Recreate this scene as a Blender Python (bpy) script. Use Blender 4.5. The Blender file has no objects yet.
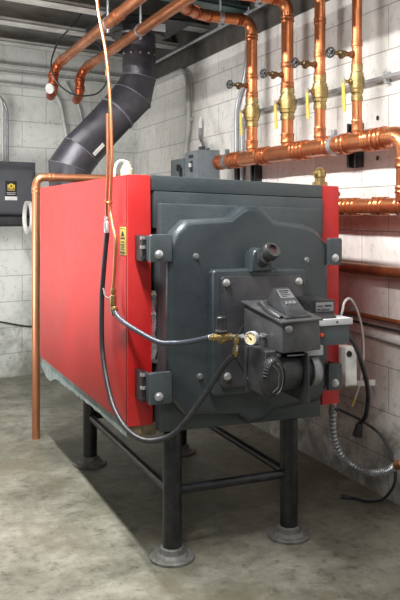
import bpy, bmesh, math, random
from mathutils import Vector, Matrix, Quaternion
random.seed(7)
S = bpy.context.scene
COL = S.collection
V = Vector
PI = math.pi
# ------------------------------------------------------------------ materials
def new_mat(name):
    m = bpy.data.materials.new(name); m.use_nodes = True
    return m, m.node_tree.nodes, m.node_tree.links, m.node_tree.nodes['Principled BSDF']
def ramp(N, stops):
    r = N.new('ShaderNodeValToRGB')
    while len(r.color_ramp.elements) < len(stops): r.color_ramp.elements.new(0.5)
    for e, (p, c) in zip(r.color_ramp.elements, stops):
        e.position = p; e.color = (*c, 1) if len(c) == 3 else c
    return r
def mat(name, base, rough=.5, metal=0, scale=8, var=None, bump=0, bscale=60, lo=.35, hi=.65, rvar=0, coat=0, stretch=(1,1,1), emit=None):
    m, N, L, B = new_mat(name)
    tc = N.new('ShaderNodeTexCoord'); mp = N.new('ShaderNodeMapping'); mp.inputs['Scale'].default_value = stretch
    L.new(tc.outputs['Object'], mp.inputs[0])
    B.inputs['Roughness'].default_value = rough; B.inputs['Metallic'].default_value = metal
    B.inputs['Base Color'].default_value = (*base, 1)
    if coat: B.inputs['Coat Weight'].default_value = coat; B.inputs['Coat Roughness'].default_value = .2
    n = N.new('ShaderNodeTexNoise'); n.inputs['Scale'].default_value = scale; n.inputs['Detail'].default_value = 7; n.inputs['Roughness'].default_value = .65
    L.new(mp.outputs[0], n.inputs['Vector'])
    if var:
        r = ramp(N, [(lo, base), (hi, var)]); L.new(n.outputs['Fac'], r.inputs[0]); L.new(r.outputs[0], B.inputs['Base Color'])
    if rvar:
        mr = N.new('ShaderNodeMapRange'); mr.inputs['From Min'].default_value = .3; mr.inputs['From Max'].default_value = .7
        mr.inputs['To Min'].default_value = max(.02, rough - rvar); mr.inputs['To Max'].default_value = min(1, rough + rvar)
        L.new(n.outputs['Fac'], mr.inputs[0]); L.new(mr.outputs[0], B.inputs['Roughness'])
    if bump:
        n2 = N.new('ShaderNodeTexNoise'); n2.inputs['Scale'].default_value = bscale; n2.inputs['Detail'].default_value = 5
        L.new(mp.outputs[0], n2.inputs['Vector'])
        b = N.new('ShaderNodeBump'); b.inputs['Strength'].default_value = bump; b.inputs['Distance'].default_value = .004
        L.new(n2.outputs['Fac'], b.inputs['Height']); L.new(b.outputs[0], B.inputs['Normal'])
    return m
COPPER = mat('copper', (.70, .255, .11), .32, .85, 7, (.36, .125, .05), .10, 60, .35, .72, .10)
COPPER_B = mat('copper_bright', (.58, .25, .13), .38, .8, 5, (.44, .18, .09), 0, 60, .3, .75, 0)
COPPER_R = mat('copper_reddish', (.50, .115, .04), .34, .75, 9, (.22, .05, .022), .2, 60, .35, .7, .12)
COPPER_D = mat('copper_tarnished', (.40, .15, .055), .4, .7, 7, (.17, .06, .025), .3, 70, .35, .7, .1)
FOOTM = mat('worn_cast_foot', (.20, .20, .19), .6, .2, 30, (.10, .10, .09), .3, 60)
BRASS_D = mat('brass_dull', (.30, .21, .10), .4, .8, 22, (.14, .09, .05))
BRASS = mat('brass', (.50, .37, .15), .36, .85, 22, (.24, .17, .075), .3, 90, .3, .7, .1)
RED = mat('red_enamel', (.44, .011, .012), .42, 0, 2.2, (.56, .030, .028), .05, 25, .35, .7, .1)
SLATE = mat('slate_painted_steel', (.036, .047, .053), .42, .15, 5, (.068, .083, .09), .25, 70, .3, .7, .1)
CASTM = mat('cast_door_paint', (.026, .035, .041), .33, .2, 4, (.055, .067, .073), .16, 160, .3, .7, .1)
CHAR = mat('charcoal_plastic', (.02, .021, .023), .4, 0, 12, (.045, .047, .05), .2, 120, .35, .7, .1)
HOODM = mat('burner_cover_grey', (.055, .057, .06), .36, .3, 14, (.10, .10, .105), .2, 90, .35, .7, .1)
BLACK = mat('black_paint', (.010, .010, .011), .42, 0, 20, (.03, .03, .032), .2, 90, .4, .7, .1)
LEGM = mat('black_leg_paint', (.009, .010, .013), .36, .1, 25, (.04, .042, .048), .3, 70, .45, .8, .1)
STEEL = mat('worn_grey_steel', (.30, .31, .33), .4, .6, 30, (.17, .175, .18), .2, 90, .3, .7, .1)
GALV = mat('galvanised', (.55, .57, .60), .35, .7, 30, (.36, .38, .40), .1, 60, .3, .7, .1)
SILVER = mat('zinc_bolt', (.55, .56, .58), .3, .7, 40, (.5, .5, .5))
CONDUIT = mat('painted_conduit', (.50, .51, .50), .5, .1, 20, (.38, .38, .37))
GREYBOX = mat('grey_switch_enamel', (.17, .20, .215), .5, .1, 12, (.13, .15, .165))
WHITE = mat('white_plastic', (.72, .71, .69), .5, 0, 20, (.55, .54, .52))
PALEGREY = mat('pale_grey_enamel', (.52, .54, .56), .45, .1, 20, (.40, .41, .43))
RUBBER = mat('black_rubber_hose', (.012, .012, .014), .42, 0, 30, (.03, .03, .034), .1)
GREYHOSE = mat('grey_hose', (.05, .058, .072), .32, .2, 30, (.06, .07, .09), .1)
FLANGE = mat('burner_plate_grey', (.035, .035, .040), .3, .35, 5, (.075, .073, .08), .15, 90, .3, .7, .1)
YELLOW = mat('yellow_plastic', (.72, .53, .07), .45, 0, 20, (.55, .42, .10))
CREAM = mat('cream_enamel', (.72, .66, .50), .45, 0, 20, (.6, .54, .4))
CREAMDIAL = mat('dial_cream', (.80, .68, .40), .5)
RED2 = mat('red_switch', (.6, .05, .02), .35)
FLUE = mat('flue_grey_black', (.030, .029, .036), .38, .3, 6, (.065, .063, .075), .25, 60, .35, .75, .12)
FLUEJ = mat('flue_joint_grey', (.16, .155, .18), .5, .2, 20, (.08, .08, .1))
JOIST = mat('joist_galvanised', (.60, .60, .57), .55, .15, 4, (.24, .235, .22), .3, 40, .3, .75, .1, stretch=(1,1,3))
JOISTG = mat('joist_green', (.05, .085, .08), .5, .2, 4, (.10, .15, .145), .2, 40)
LEDGE = mat('ledger_brown_steel', (.055, .05, .045), .6, .1, 9, (.10, .09, .08), .2)
DECK = mat('deck_dark', (.10, .10, .095), .8, 0, 5, (.07, .068, .06))
INSUL = mat('grey_green_insulation', (.14, .20, .20), .75, 0, 18, (.30, .33, .31), 1, 60)
RUST = mat('rusty_sheet', (.06, .05, .03), .7, 0, 25, (.22, .17, .10), .6, 60)
FOIL = mat('crumpled_foil', (.75, .75, .78), .25, .9, 60, (.4, .4, .42), 1.0, 50)
TANK = mat('dark_grey_tank', (.075, .078, .090), .42, .2, 5, (.10, .105, .12), .1)

def floor_mat():
    m, N, L, B = new_mat('worn_concrete')
    tc = N.new('ShaderNodeTexCoord')
    def noise(s, d=8, r=.6, dist=0):
        n = N.new('ShaderNodeTexNoise'); n.inputs['Scale'].default_value = s; n.inputs['Detail'].default_value = d
        n.inputs['Roughness'].default_value = r; n.inputs['Distortion'].default_value = dist
        L.new(tc.outputs['Object'], n.inputs['Vector']); return n
    a = noise(1.9, 12, .74, .15); b = noise(18, 9, .75, .2); c = noise(60, 5, .6)
    r1 = ramp(N, [(.30, (.06, .062, .042)), (.45, (.15, .147, .115)), (.56, (.235, .23, .188)), (.74, (.32, .31, .26))])
    L.new(a.outputs['Fac'], r1.inputs[0])
    r2 = ramp(N, [(.34, (.34, .33, .27)), (.46, (.84, .84, .82)), (.6, (1, 1, 1)), (.72, (1.0, 1.0, 1.0))])
    L.new(b.outputs['Fac'], r2.inputs[0])
    mx = N.new('ShaderNodeMix'); mx.data_type = 'RGBA'; mx.blend_type = 'MULTIPLY'; mx.inputs[0].default_value = .9
    L.new(r1.outputs[0], mx.inputs[6]); L.new(r2.outputs[0], mx.inputs[7])
    # brown-green damp stains
    d = noise(1.5, 8, .68, .3)
    r3 = ramp(N, [(.50, (0, 0, 0)), (.62, (.85, .85, .85))]); L.new(d.outputs['Fac'], r3.inputs[0])
    m2 = N.new('ShaderNodeMix'); m2.data_type = 'RGBA'
    L.new(r3.outputs[0], m2.inputs[0]); L.new(mx.outputs[2], m2.inputs[6]); m2.inputs[7].default_value = (.115, .105, .07, 1)
    # scuffs
    e = noise(22, 10, .8, .8); r4 = ramp(N, [(.60, (0, 0, 0)), (.70, (.35, .35, .35))]); L.new(e.outputs['Fac'], r4.inputs[0])
    m3 = N.new('ShaderNodeMix'); m3.data_type = 'RGBA'
    L.new(r4.outputs[0], m3.inputs[0]); L.new(m2.outputs[2], m3.inputs[6]); m3.inputs[7].default_value = (.42, .42, .38, 1)
    L.new(m3.outputs[2], B.inputs['Base Color'])
    mr = N.new('ShaderNodeMapRange'); mr.inputs['To Min'].default_value = .32; mr.inputs['To Max'].default_value = .75
    L.new(a.outputs['Fac'], mr.inputs[0]); L.new(mr.outputs[0], B.inputs['Roughness'])
    bp = N.new('ShaderNodeBump'); bp.inputs['Strength'].default_value = .5; bp.inputs['Distance'].default_value = .004
    ad = N.new('ShaderNodeMath'); ad.operation = 'ADD'; L.new(b.outputs['Fac'], ad.inputs[0]); L.new(c.outputs['Fac'], ad.inputs[1])
    L.new(ad.outputs[0], bp.inputs['Height']); L.new(bp.outputs[0], B.inputs['Normal'])
    return m
def block_mat(name, ux, uy, u0, z0, tone, tone2, stain):
    """painted concrete blocks: u runs along the wall, v is height"""
    m, N, L, B = new_mat(name)
    tc = N.new('ShaderNodeTexCoord'); sp = N.new('ShaderNodeSeparateXYZ'); L.new(tc.outputs['Object'], sp.inputs[0])
    def mul(o, k):
        a = N.new('ShaderNodeMath'); a.operation = 'MULTIPLY'; L.new(o, a.inputs[0]); a.inputs[1].default_value = k; return a.outputs[0]
    def add(a_, b_):
        a = N.new('ShaderNodeMath'); a.operation = 'ADD'; L.new(a_, a.inputs[0])
        if isinstance(b_, float): a.inputs[1].default_value = b_
        else: L.new(b_, a.inputs[1])
        return a.outputs[0]
    u = add(add(mul(sp.outputs[0], ux), mul(sp.outputs[1], uy)), float(-u0 + 39)); v = add(sp.outputs[2], float(-z0 + 1.94))
    cb = N.new('ShaderNodeCombineXYZ'); L.new(u, cb.inputs[0]); L.new(v, cb.inputs[1])
    def brick(mort, smooth, c1, c2, cm):
        br = N.new('ShaderNodeTexBrick'); br.offset = .5; br.inputs['Scale'].default_value = 1; br.inputs['Brick Width'].default_value = .39
        br.inputs['Row Height'].default_value = .194; br.inputs['Mortar Size'].default_value = mort; br.inputs['Mortar Smooth'].default_value = smooth
        br.inputs['Color1'].default_value = (*c1, 1); br.inputs['Color2'].default_value = (*c2, 1); br.inputs['Mortar'].default_value = (*cm, 1)
        br.inputs['Bias'].default_value = 0
        L.new(cb.outputs[0], br.inputs['Vector']); return br
    br = brick(.003, .35, tone, tone2, tuple(t * .56 for t in tone))
    def noise(s, d=8, r=.6, dist=0, st=(1, 1, 1)):
        mp = N.new('ShaderNodeMapping'); mp.inputs['Scale'].default_value = st; L.new(tc.outputs['Object'], mp.inputs[0])
        n = N.new('ShaderNodeTexNoise'); n.inputs['Scale'].default_value = s; n.inputs['Detail'].default_value = d
        n.inputs['Roughness'].default_value = r; n.inputs['Distortion'].default_value = dist
        L.new(mp.outputs[0], n.inputs['Vector']); return n
    a = noise(2.2, 8, .65, .5, (1, 1, .55)); r = ramp(N, [(.33, stain), (.5, (.93, .93, .92)), (.6, (1, 1, 1))]); L.new(a.outputs['Fac'], r.inputs[0])
    mx = N.new('ShaderNodeMix'); mx.data_type = 'RGBA'; mx.blend_type = 'MULTIPLY'; mx.inputs[0].default_value = 1
    L.new(br.outputs['Color'], mx.inputs[6]); L.new(r.outputs[0], mx.inputs[7])
    f = noise(26, 6, .75); rf = ramp(N, [(.33, (.72, .71, .68)), (.46, (1, 1, 1))]); L.new(f.outputs['Fac'], rf.inputs[0])
    m2 = N.new('ShaderNodeMix'); m2.data_type = 'RGBA'; m2.blend_type = 'MULTIPLY'; m2.inputs[0].default_value = 1
    L.new(mx.outputs[2], m2.inputs[6]); L.new(rf.outputs[0], m2.inputs[7])
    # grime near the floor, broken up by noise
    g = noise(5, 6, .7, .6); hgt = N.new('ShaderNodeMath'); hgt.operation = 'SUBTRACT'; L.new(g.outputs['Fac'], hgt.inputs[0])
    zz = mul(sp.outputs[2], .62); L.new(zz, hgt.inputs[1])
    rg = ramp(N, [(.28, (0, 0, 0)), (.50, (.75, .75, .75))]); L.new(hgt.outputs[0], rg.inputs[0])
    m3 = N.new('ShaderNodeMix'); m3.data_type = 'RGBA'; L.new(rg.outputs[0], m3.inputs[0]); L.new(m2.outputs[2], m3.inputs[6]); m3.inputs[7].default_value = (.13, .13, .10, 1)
    L.new(m3.outputs[2], B.inputs['Base Color']); B.inputs['Roughness'].default_value = .72
    b2 = brick(.004, .8, (1, 1, 1), (1, 1, 1), (0, 0, 0))
    bp = N.new('ShaderNodeBump'); bp.inputs['Strength'].default_value = .5; bp.inputs['Distance'].default_value = .003
    L.new(b2.outputs['Color'], bp.inputs['Height'])
    bp2 = N.new('ShaderNodeBump'); bp2.inputs['Strength'].default_value = .22; bp2.inputs['Distance'].default_value = .003
    gr = noise(120, 4, .7); L.new(gr.outputs['Fac'], bp2.inputs['Height']); L.new(bp.outputs[0], bp2.inputs['Normal'])
    L.new(bp2.outputs[0], B.inputs['Normal'])
    return m

# ------------------------------------------------------------------ mesh helpers (world coordinates)
class MB:
    def __init__(s): s.bm = bmesh.new()
    def box(s, x0, x1, y0, y1, z0, z1, bev=0, seg=2, M=None):
        r = bmesh.ops.create_cube(s.bm, size=1); vs = r['verts']
        for v in vs: v.co = V(((x0+x1)/2 + v.co.x*(x1-x0), (y0+y1)/2 + v.co.y*(y1-y0), (z0+z1)/2 + v.co.z*(z1-z0)))
        if bev:
            es = list({e for v in vs for e in v.link_edges})
            rr = bmesh.ops.bevel(s.bm, geom=es, offset=bev, segments=seg, profile=.6, affect='EDGES')
            vs = list({v for f in rr['faces'] for v in f.verts} | {v for v in vs if v.is_valid})
        if M: bmesh.ops.transform(s.bm, matrix=M, verts=[v for v in vs if v.is_valid])
        return s
    def prism(s, outline, axis, a0, a1, bev=0, seg=3):
        """outline in the plane normal to axis ('x': (y,z), 'y': (x,z), 'z': (x,y)), extruded a0..a1; bevel rounds the a0 rim"""
        def P(p, a):
            return V((a, p[0], p[1])) if axis == 'x' else V((p[0], a, p[1])) if axis == 'y' else V((p[0], p[1], a))
        v0 = [s.bm.verts.new(P(p, a0)) for p in outline]; v1 = [s.bm.verts.new(P(p, a1)) for p in outline]
        f0 = s.bm.faces.new(v0); f1 = s.bm.faces.new(v1); n = len(outline)
        fs = [s.bm.faces.new((v0[i], v0[(i+1) % n], v1[(i+1) % n], v1[i])) for i in range(n)]
        bmesh.ops.recalc_face_normals(s.bm, faces=[f0, f1]+fs)
        if bev: bmesh.ops.bevel(s.bm, geom=list(f0.edges), offset=bev, segments=seg, profile=.5, affect='EDGES')
        return s
    def hexa(s, pts, bev=0):
        """8 corners: bottom 4 then top 4, same order"""
        vs = [s.bm.verts.new(V(p)) for p in pts]
        fs = [s.bm.faces.new([vs[i] for i in q]) for q in ((0,1,2,3), (7,6,5,4), (0,4,5,1), (1,5,6,2), (2,6,7,3), (3,7,4,0))]
        bmesh.ops.recalc_face_normals(s.bm, faces=fs)
        if bev: bmesh.ops.bevel(s.bm, geom=list({e for f in fs for e in f.edges}), offset=bev, segments=2, profile=.6, affect='EDGES')
        return s
    def tube(s, pts, r, seg=16, flat=1):
        pts = [V(p) for p in pts]; n = len(pts); rs = r if isinstance(r, (list, tuple)) else [r]*n
        T = []
        for i in range(n):
            a = pts[i] - pts[i-1] if i else pts[1] - pts[0]; b = pts[i+1] - pts[i] if i < n-1 else a
            t = a.normalized() + b.normalized(); T.append(t.normalized() if t.length > 1e-6 else a.normalized())
        up = V((0, 0, 1)) if abs(T[0].z) < .9 else V((1, 0, 0))
        u = T[0].cross(up).normalized(); rings = []
        for i in range(n):
            if i:
                q = T[i-1].rotation_difference(T[i]); u = (q @ u)
            u = (u - T[i]*u.dot(T[i])).normalized(); w = T[i].cross(u)
            rings.append([s.bm.verts.new(pts[i] + (u*math.cos(k*2*PI/seg) + w*flat*math.sin(k*2*PI/seg))*rs[i]) for k in range(seg)])
        fs = []
        for a, b in zip(rings, rings[1:]):
            for k in range(seg): fs.append(s.bm.faces.new((a[k], a[(k+1) % seg], b[(k+1) % seg], b[k])))
        fs.append(s.bm.faces.new(rings[0])); fs.append(s.bm.faces.new(rings[-1]))
        bmesh.ops.recalc_face_normals(s.bm, faces=fs)
        return s
    def lathe(s, p, d, prof, seg=24):
        """prof: list of (distance along d, radius)"""
        p = V(p); d = V(d).normalized(); up = V((0, 0, 1)) if abs(d.z) < .9 else V((1, 0, 0))
        u = d.cross(up).normalized(); w = d.cross(u); rings = []
        for t, r in prof:
            r = max(r, .0003)
            rings.append([s.bm.verts.new(p + d*t + (u*math.cos(k*2*PI/seg) + w*math.sin(k*2*PI/seg))*r) for k in range(seg)])
        fs = []
        for a, b in zip(rings, rings[1:]):
            for k in range(seg): fs.append(s.bm.faces.new((a[k], a[(k+1) % seg], b[(k+1) % seg], b[k])))
        fs.append(s.bm.faces.new(rings[0])); fs.append(s.bm.faces.new(rings[-1]))
        bmesh.ops.recalc_face_normals(s.bm, faces=fs)
        return s
    def ring(s, p, d, R, r, seg=32, seg2=8):
        p = V(p); d = V(d).normalized(); up = V((0, 0, 1)) if abs(d.z) < .9 else V((1, 0, 0))
        u = d.cross(up).normalized(); w = d.cross(u); G = []
        for i in range(seg):
            c = u*math.cos(i*2*PI/seg) + w*math.sin(i*2*PI/seg)
            G.append([s.bm.verts.new(p + c*(R + r*math.cos(j*2*PI/seg2)) + d*(r*math.sin(j*2*PI/seg2))) for j in range(seg2)])
        for i in range(seg):
            for j in range(seg2):
                a, b = G[i], G[(i+1) % seg]; s.bm.faces.new((a[j], b[j], b[(j+1) % seg2], a[(j+1) % seg2]))
        return s
    def build(s, name, m, parent=None, at=None, ang=35):
        me = bpy.data.meshes.new(name); bm = s.bm
        xs = [v.co for v in bm.verts]
        c = V(at) if at is not None else (V((sum(min_max(xs, 0))/2, sum(min_max(xs, 1))/2, sum(min_max(xs, 2))/2)))
        for v in bm.verts: v.co -= c
        bmesh.ops.recalc_face_normals(bm, faces=bm.faces[:])
        bm.to_mesh(me); bm.free()
        me.materials.append(m)
        for p in me.polygons: p.use_smooth = True
        me.set_sharp_from_angle(angle=math.radians(ang))
        o = bpy.data.objects.new(name, me); COL.objects.link(o)
        WL[o.name] = c
        if parent is not None: o.parent = parent; o.location = c - WL[parent.name]
        else: o.location = c
        return o
WL = {}
def min_max(vs, i): q = [v[i] for v in vs]; return (min(q), max(q))
def tag(o, label, cat, group=None, kind=None):
    if label: o['label'] = label
    if cat: o['category'] = cat
    if group: o['group'] = group
    if kind: o['kind'] = kind
    return o
def thing(name, label, cat, loc, group=None):
    o = bpy.data.objects.new(name, None); COL.objects.link(o); o.location = loc; WL[o.name] = V(loc); o.empty_display_size = .05
    return tag(o, label, cat, group)
def struct(o): o['kind'] = 'structure'; return o
def rounded(pts, rad, n=8):
    pts = [V(p) for p in pts]; out = [pts[0]]
    for i in range(1, len(pts)-1):
        a, b, c = pts[i-1], pts[i], pts[i+1]; r = min(rad, (a-b).length*.49, (c-b).length*.49)
        p, q = b + (a-b).normalized()*r, b + (c-b).normalized()*r
        for k in range(n+1):
            t = k/n; out.append(p*(1-t)**2 + b*2*t*(1-t) + q*t*t)
    return out + [pts[-1]]
def spline(pts, n=8):
    pts = [V(p) for p in pts]; P = [pts[0]*2-pts[1]] + pts + [pts[-1]*2-pts[-2]]; out = []
    for i in range(1, len(P)-2):
        a, b, c, d = P[i-1:i+3]
        for k in range(n):
            t = k/n; out.append(.5*((2*b) + (c-a)*t + (2*a-5*b+4*c-d)*t*t + (-a+3*b-3*c+d)*t**3))
    return out + [pts[-1]]
def coupling(p, d, r, L=.05, parent=None, m=COPPER, name='coupling'):
    """a soldered sleeve with rolled ends, centred on p"""
    b = MB().lathe(p, d, [(-L/2, r*.98), (-L/2, r*1.10), (-L/2+.006, r*1.16), (-L/2+.012, r*1.09), (L/2-.012, r*1.09), (L/2-.006, r*1.16), (L/2, r*1.10), (L/2, r*.98)])
    return b.build(name, m, parent)
def clamp(p, d, r, parent, up=V((0, 0, 1)), m=GALV, name='clamp', ear=.03):
    """split-ring clamp with a bolted ear"""
    d = V(d).normalized(); b = MB().lathe(p, d, [(-.012, r), (-.012, r*1.14), (.012, r*1.14), (.012, r)])
    e = V(p) + up*(r*1.1)
    b.tube([e, e + up*ear], .008, 8); s_ = d.cross(up)
    b.tube([V(p) + s_*0 - up*(r*1.05), V(p) - up*(r*1.05+.016)], .007, 8)
    b.lathe(V(p) - up*(r*1.1+.012) - d*.014, d, [(0, .006), (.028, .006)], 8)
    return b.build(name, m, parent)

# ------------------------------------------------------------------ setting
WX = 2.03
SK = math.radians(12.3); EX, EY = math.cos(SK), math.sin(SK)        # direction of the back wall and of the joists
E = V((EX, EY, 0)); NB = V((-EY, EX, 0))                            # along back wall / away from the room
CORN = V((WX, 6.10, 0))
fl = MB().box(-4, WX+.3, -2.0, 6.6, -.1, 0).build('floor', floor_mat(), at=(0, 0, 0)); struct(fl)
wr = MB().box(WX, WX+.2, -2.0, 6.4, 0, 2.75).build('wall_right', block_mat('painted_blocks_right', 0, 1, 3.10, .175, (.72, .70, .675), (.77, .755, .73), (.66, .64, .62)), at=(0, 0, 0)); struct(wr)
p0 = CORN - E*5.2; q0 = CORN + E*.1
w = MB(); n_ = NB*.2
w.hexa([p0, q0, q0+n_, p0+n_] + [p + V((0, 0, 2.75)) for p in (p0, q0, q0+n_, p0+n_)])
wb = w.build('wall_back', block_mat('painted_blocks_back', EX, EY, 1.30, .175, (.66, .67, .65), (.72, .73, .71), (.60, .62, .60)), at=(0, 0, 0)); struct(wb)
# corrugated deck above the joists
w = MB(); out = []
for i in range(0, 60):
    x = -4 + i*.104; out += [(x, 2.66), (x+.04, 2.66), (x+.052, 2.69), (x+.092, 2.69)]
out += [(2.25, 2.69), (2.25, 2.76), (-4, 2.76)]
w.prism(out, 'y', 2.4, 6.5)
struct(w.build('ceiling', DECK))
# cee joists, parallel to the back wall
for k, (yb, mt, z0, lab) in enumerate([(4.42, JOIST, 2.42, 'pale steel ceiling joist at the top edge, crossing behind both pipe hangers'),
                              (4.98, JOIST, 2.42, 'pale steel ceiling joist, second in front of the back wall, crossing just before the flue'),
                              (5.55, JOIST, 2.42, 'pale steel ceiling joist nearest the back block wall'),
                              (3.84, JOISTG, 2.40, 'green-painted ceiling joist nearest the camera, above the clamped copper pipes')]):
    a = V((.7, yb, 0)); c0 = a - E*3.4; c1 = a + E*((WX-.02-.7)/EX)
    j = MB()
    for (s0, s1, za, zb) in ((-.008, 0, z0, 2.655), (-.13, .0, z0, z0+.008), (-.13, .0, 2.647, 2.655), (-.13, -.122, z0, z0+.022), (-.13, -.122, 2.63, 2.655)):
        # web at the back edge, flanges towards the camera, lips
        ps = [c0 + NB*s0, c1 + NB*s0, c1 + NB*s1, c0 + NB*s1]
        j.hexa([p + V((0, 0, za)) for p in ps] + [p + V((0, 0, zb)) for p in ps])
    o = j.build('ceiling_joist', mt); tag(o, lab, 'joist', 'ceiling joists')
# ledger angle along the right wall, with a thin conduit along its top edge
l = MB().box(WX-.012, WX, -1.9, 6.05, 2.25, 2.655).box(WX-.07, WX-.012, -1.9, 6.03, 2.358, 2.37)  # upright leg carried up to the deck, standing in for shade between the joists
tag(l.build('ledger_angle_with_shade', LEDGE), 'dark brown steel ledger angle running along the top of the right block wall, its leg extended up to stand in for shade', 'steel angle')
c = MB().tube([(WX-.085, 5.9, 2.35), (WX-.085, 4.9, 2.352), (WX-.085, 2.4, 2.355)], .010, 10)
tag(c.build('ledger_conduit', GALV), 'thin bright conduit run along the edge of the brown ledger angle', 'conduit')
# black plate added to stand in for the dark, shaded void over the flue
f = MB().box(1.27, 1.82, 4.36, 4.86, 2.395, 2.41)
tag(f.build('flue_shade_plate', BLACK), 'black sheet standing in for the dark shade around the top of the flue', 'plate')
b = MB().box(1.52, 1.60, 4.28, 4.285, 2.30, 2.345).box(1.52, 1.60, 4.285, 4.32, 2.34, 2.345)
tag(b.build('metal_bracket', PALEGREY), 'small pale metal bracket just above the top of the flue', 'bracket')
# anchor holes in the right wall
for (y, z, lab) in ((2.785, 1.639, 'small dark anchor hole in the right wall just above the copper header'), (2.785, 1.464, 'small dark anchor hole in the right wall just below the copper header'),
               (2.818, 1.285, 'small dark anchor hole just above the lower copper header'), (3.09, 1.315, 'small rusty anchor hole left of the others, just above the lower copper header')):
    a = MB().lathe((WX-.003, y, z), (1, 0, 0), [(0, .011), (.0, .008), (.004, .006)], 12)
    tag(a.build('wall_anchor', BLACK), lab, 'wall anchor', 'anchor holes in the right wall')

# ------------------------------------------------------------------ BOILER
BO = thing('boiler', 'large red and slate-grey boiler on four black tubular legs', 'boiler', (1.24, 3.3, 0))
XL, XR, YF, YB, ZB, ZT = .812, 1.672, 2.551, 4.05, .483, 1.357
ZR = 1.328                                  # the casing top falls slightly to the right
# red sides
p = MB().hexa([(XL, YF+.0, ZB), (XL+.02, YF, ZB), (XL+.02, YB, ZB-.012), (XL, YB, ZB-.012), (XL, YF, ZT), (XL+.02, YF, ZT), (XL+.02, YB, ZT), (XL, YB, ZT)], .004)
p.hexa([(XL, YF-.006, ZB), (.905, YF-.006, ZB), (.905, YF+.014, ZB), (XL, YF+.014, ZB), (XL, YF-.006, ZT), (.896, YF-.006, ZT-.001), (.896, YF+.014, ZT-.001), (XL, YF+.014, ZT)], .004)
SP = p.build('side_panel', RED, BO)
p = MB().hexa([(XR-.02, YF, ZB), (XR, YF, ZB), (XR, YB, ZB), (XR-.02, YB, ZB), (XR-.02, YF, ZR), (XR, YF, ZR), (XR, YB, ZR), (XR-.02, YB, ZR)], .004)
p.hexa([(1.594, YF-.006, ZB), (XR, YF-.006, ZB), (XR, YF+.014, ZB), (1.594, YF+.014, ZB), (1.594, YF-.006, ZR+.002), (XR, YF-.006, ZR), (XR, YF+.014, ZR), (1.594, YF+.014, ZR+.002)], .004)
p.build('side_panel', RED, BO)
p = MB().hexa([(XL+.02, YF+.02, ZT-.03), (XR-.02, YF+.02, ZR-.03), (XR-.02, YB, ZR-.03), (XL+.02, YB, ZT-.03), (XL+.02, YF+.02, ZT-.006), (XR-.02, YF+.02, ZR-.006), (XR-.02, YB, ZR-.006), (XL+.02, YB, ZT-.006)])
p.build('top_panel', SLATE, BO)
MB().box(XL+.02, XR-.02, YB-.02, YB, ZB, ZR-.03).build('back_panel', SLATE, BO)
# front header band in two lapped strips
p = MB().hexa([(.899, YF-.012, 1.302), (1.593, YF-.012, 1.282), (1.593, YF+.05, 1.282), (.899, YF+.05, 1.302), (.899, YF-.012, 1.357), (1.593, YF-.012, 1.330), (1.593, YF+.05, 1.330), (.899, YF+.05, 1.357)], .004)
p.hexa([(.905, YF-.018, 1.17), (1.592, YF-.018, 1.15), (1.592, YF+.04, 1.15), (.905, YF+.04, 1.17), (.905, YF-.018, 1.300), (1.592, YF-.018, 1.280), (1.592, YF+.04, 1.280), (.905, YF+.04, 1.300)], .004)
p.build('front_band', SLATE, BO)
# front frame behind the door
p = MB().hexa([(.915, 2.505, .462), (1.565, 2.505, .452), (1.565, 2.60, .452), (.915, 2.60, .462), (.915, 2.505, 1.258), (1.572, 2.505, 1.240), (1.572, 2.60, 1.240), (.915, 2.60, 1.258)], .008)
p.build('front_frame', SLATE, BO)
# underside tray with ragged insulation on the left edge
MB().box(XL+.05, XR-.05, YF+.06, YB-.03, .44, .50, .01).build('underside_tray', RUST, BO)
p = MB(); n = 46; top = []; bot = []
for i in range(n+1):
    y = YF+.03 + (YB-YF-.04)*i/n; t = i/n
    d = .034 + .030*max(0, (t-.35))/.65 + random.uniform(-.003, .003)
    if t > .78: d += .030*math.sin((t-.78)/.22*PI*1.15)
    bot.append((y, ZB - d - .01)); top.append((y, ZB+.004))
p.prism(bot + top[::-1], 'x', XL+.006, XL+.03)
p.build('insulation', INSUL, BO)
# base corner lip, front left (rusty, seen below the flange)
MB().box(XL+.012, .92, YF+.0, YF+.05, .445, .486, .004).build('corner_sheet', RUST, BO)
# foil tape in the gap beside the door
fo = MB(); zz = [.70 + i*.014 for i in range(19)]
prev = None
for i, z in enumerate(zz):
    x0, x1 = .899 + random.uniform(-.002, .003), .921 + random.uniform(-.004, .004); y = 2.536 + random.uniform(-.007, .003)
    row = [fo.bm.verts.new((x0, y+.008, z)), fo.bm.verts.new(((x0+x1)/2+random.uniform(-.004, .004), y-.005, z)), fo.bm.verts.new((x1, y+.006, z)), fo.bm.verts.new((x1, y+.02, z)), fo.bm.verts.new((x0, y+.02, z))]
    if prev:
        for k in range(5): fo.bm.faces.new((prev[k], prev[(k+1) % 5], row[(k+1) % 5], row[k]))
    else: fo.bm.faces.new(row)
    prev = row
fo.bm.faces.new(prev)
fo.build('foil_tape', FOIL, BO, ang=5)
# cast door
DO = [(.918, 1.105), (.945, 1.160), (.990, 1.200), (1.155, 1.208), (1.198, 1.242), (1.222, 1.250), (1.262, 1.250), (1.286, 1.240), (1.330, 1.197), (1.455, 1.182), (1.500, 1.165), (1.555, 1.105),
      (1.555, .580), (1.518, .530), (1.330, .512), (1.288, .482), (1.225, .480), (1.185, .514), (.985, .530), (.918, .610)]
DOOR = MB().prism(DO, 'y', 2.432, 2.506, .022, 4).build('door', CASTM, BO)
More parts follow.
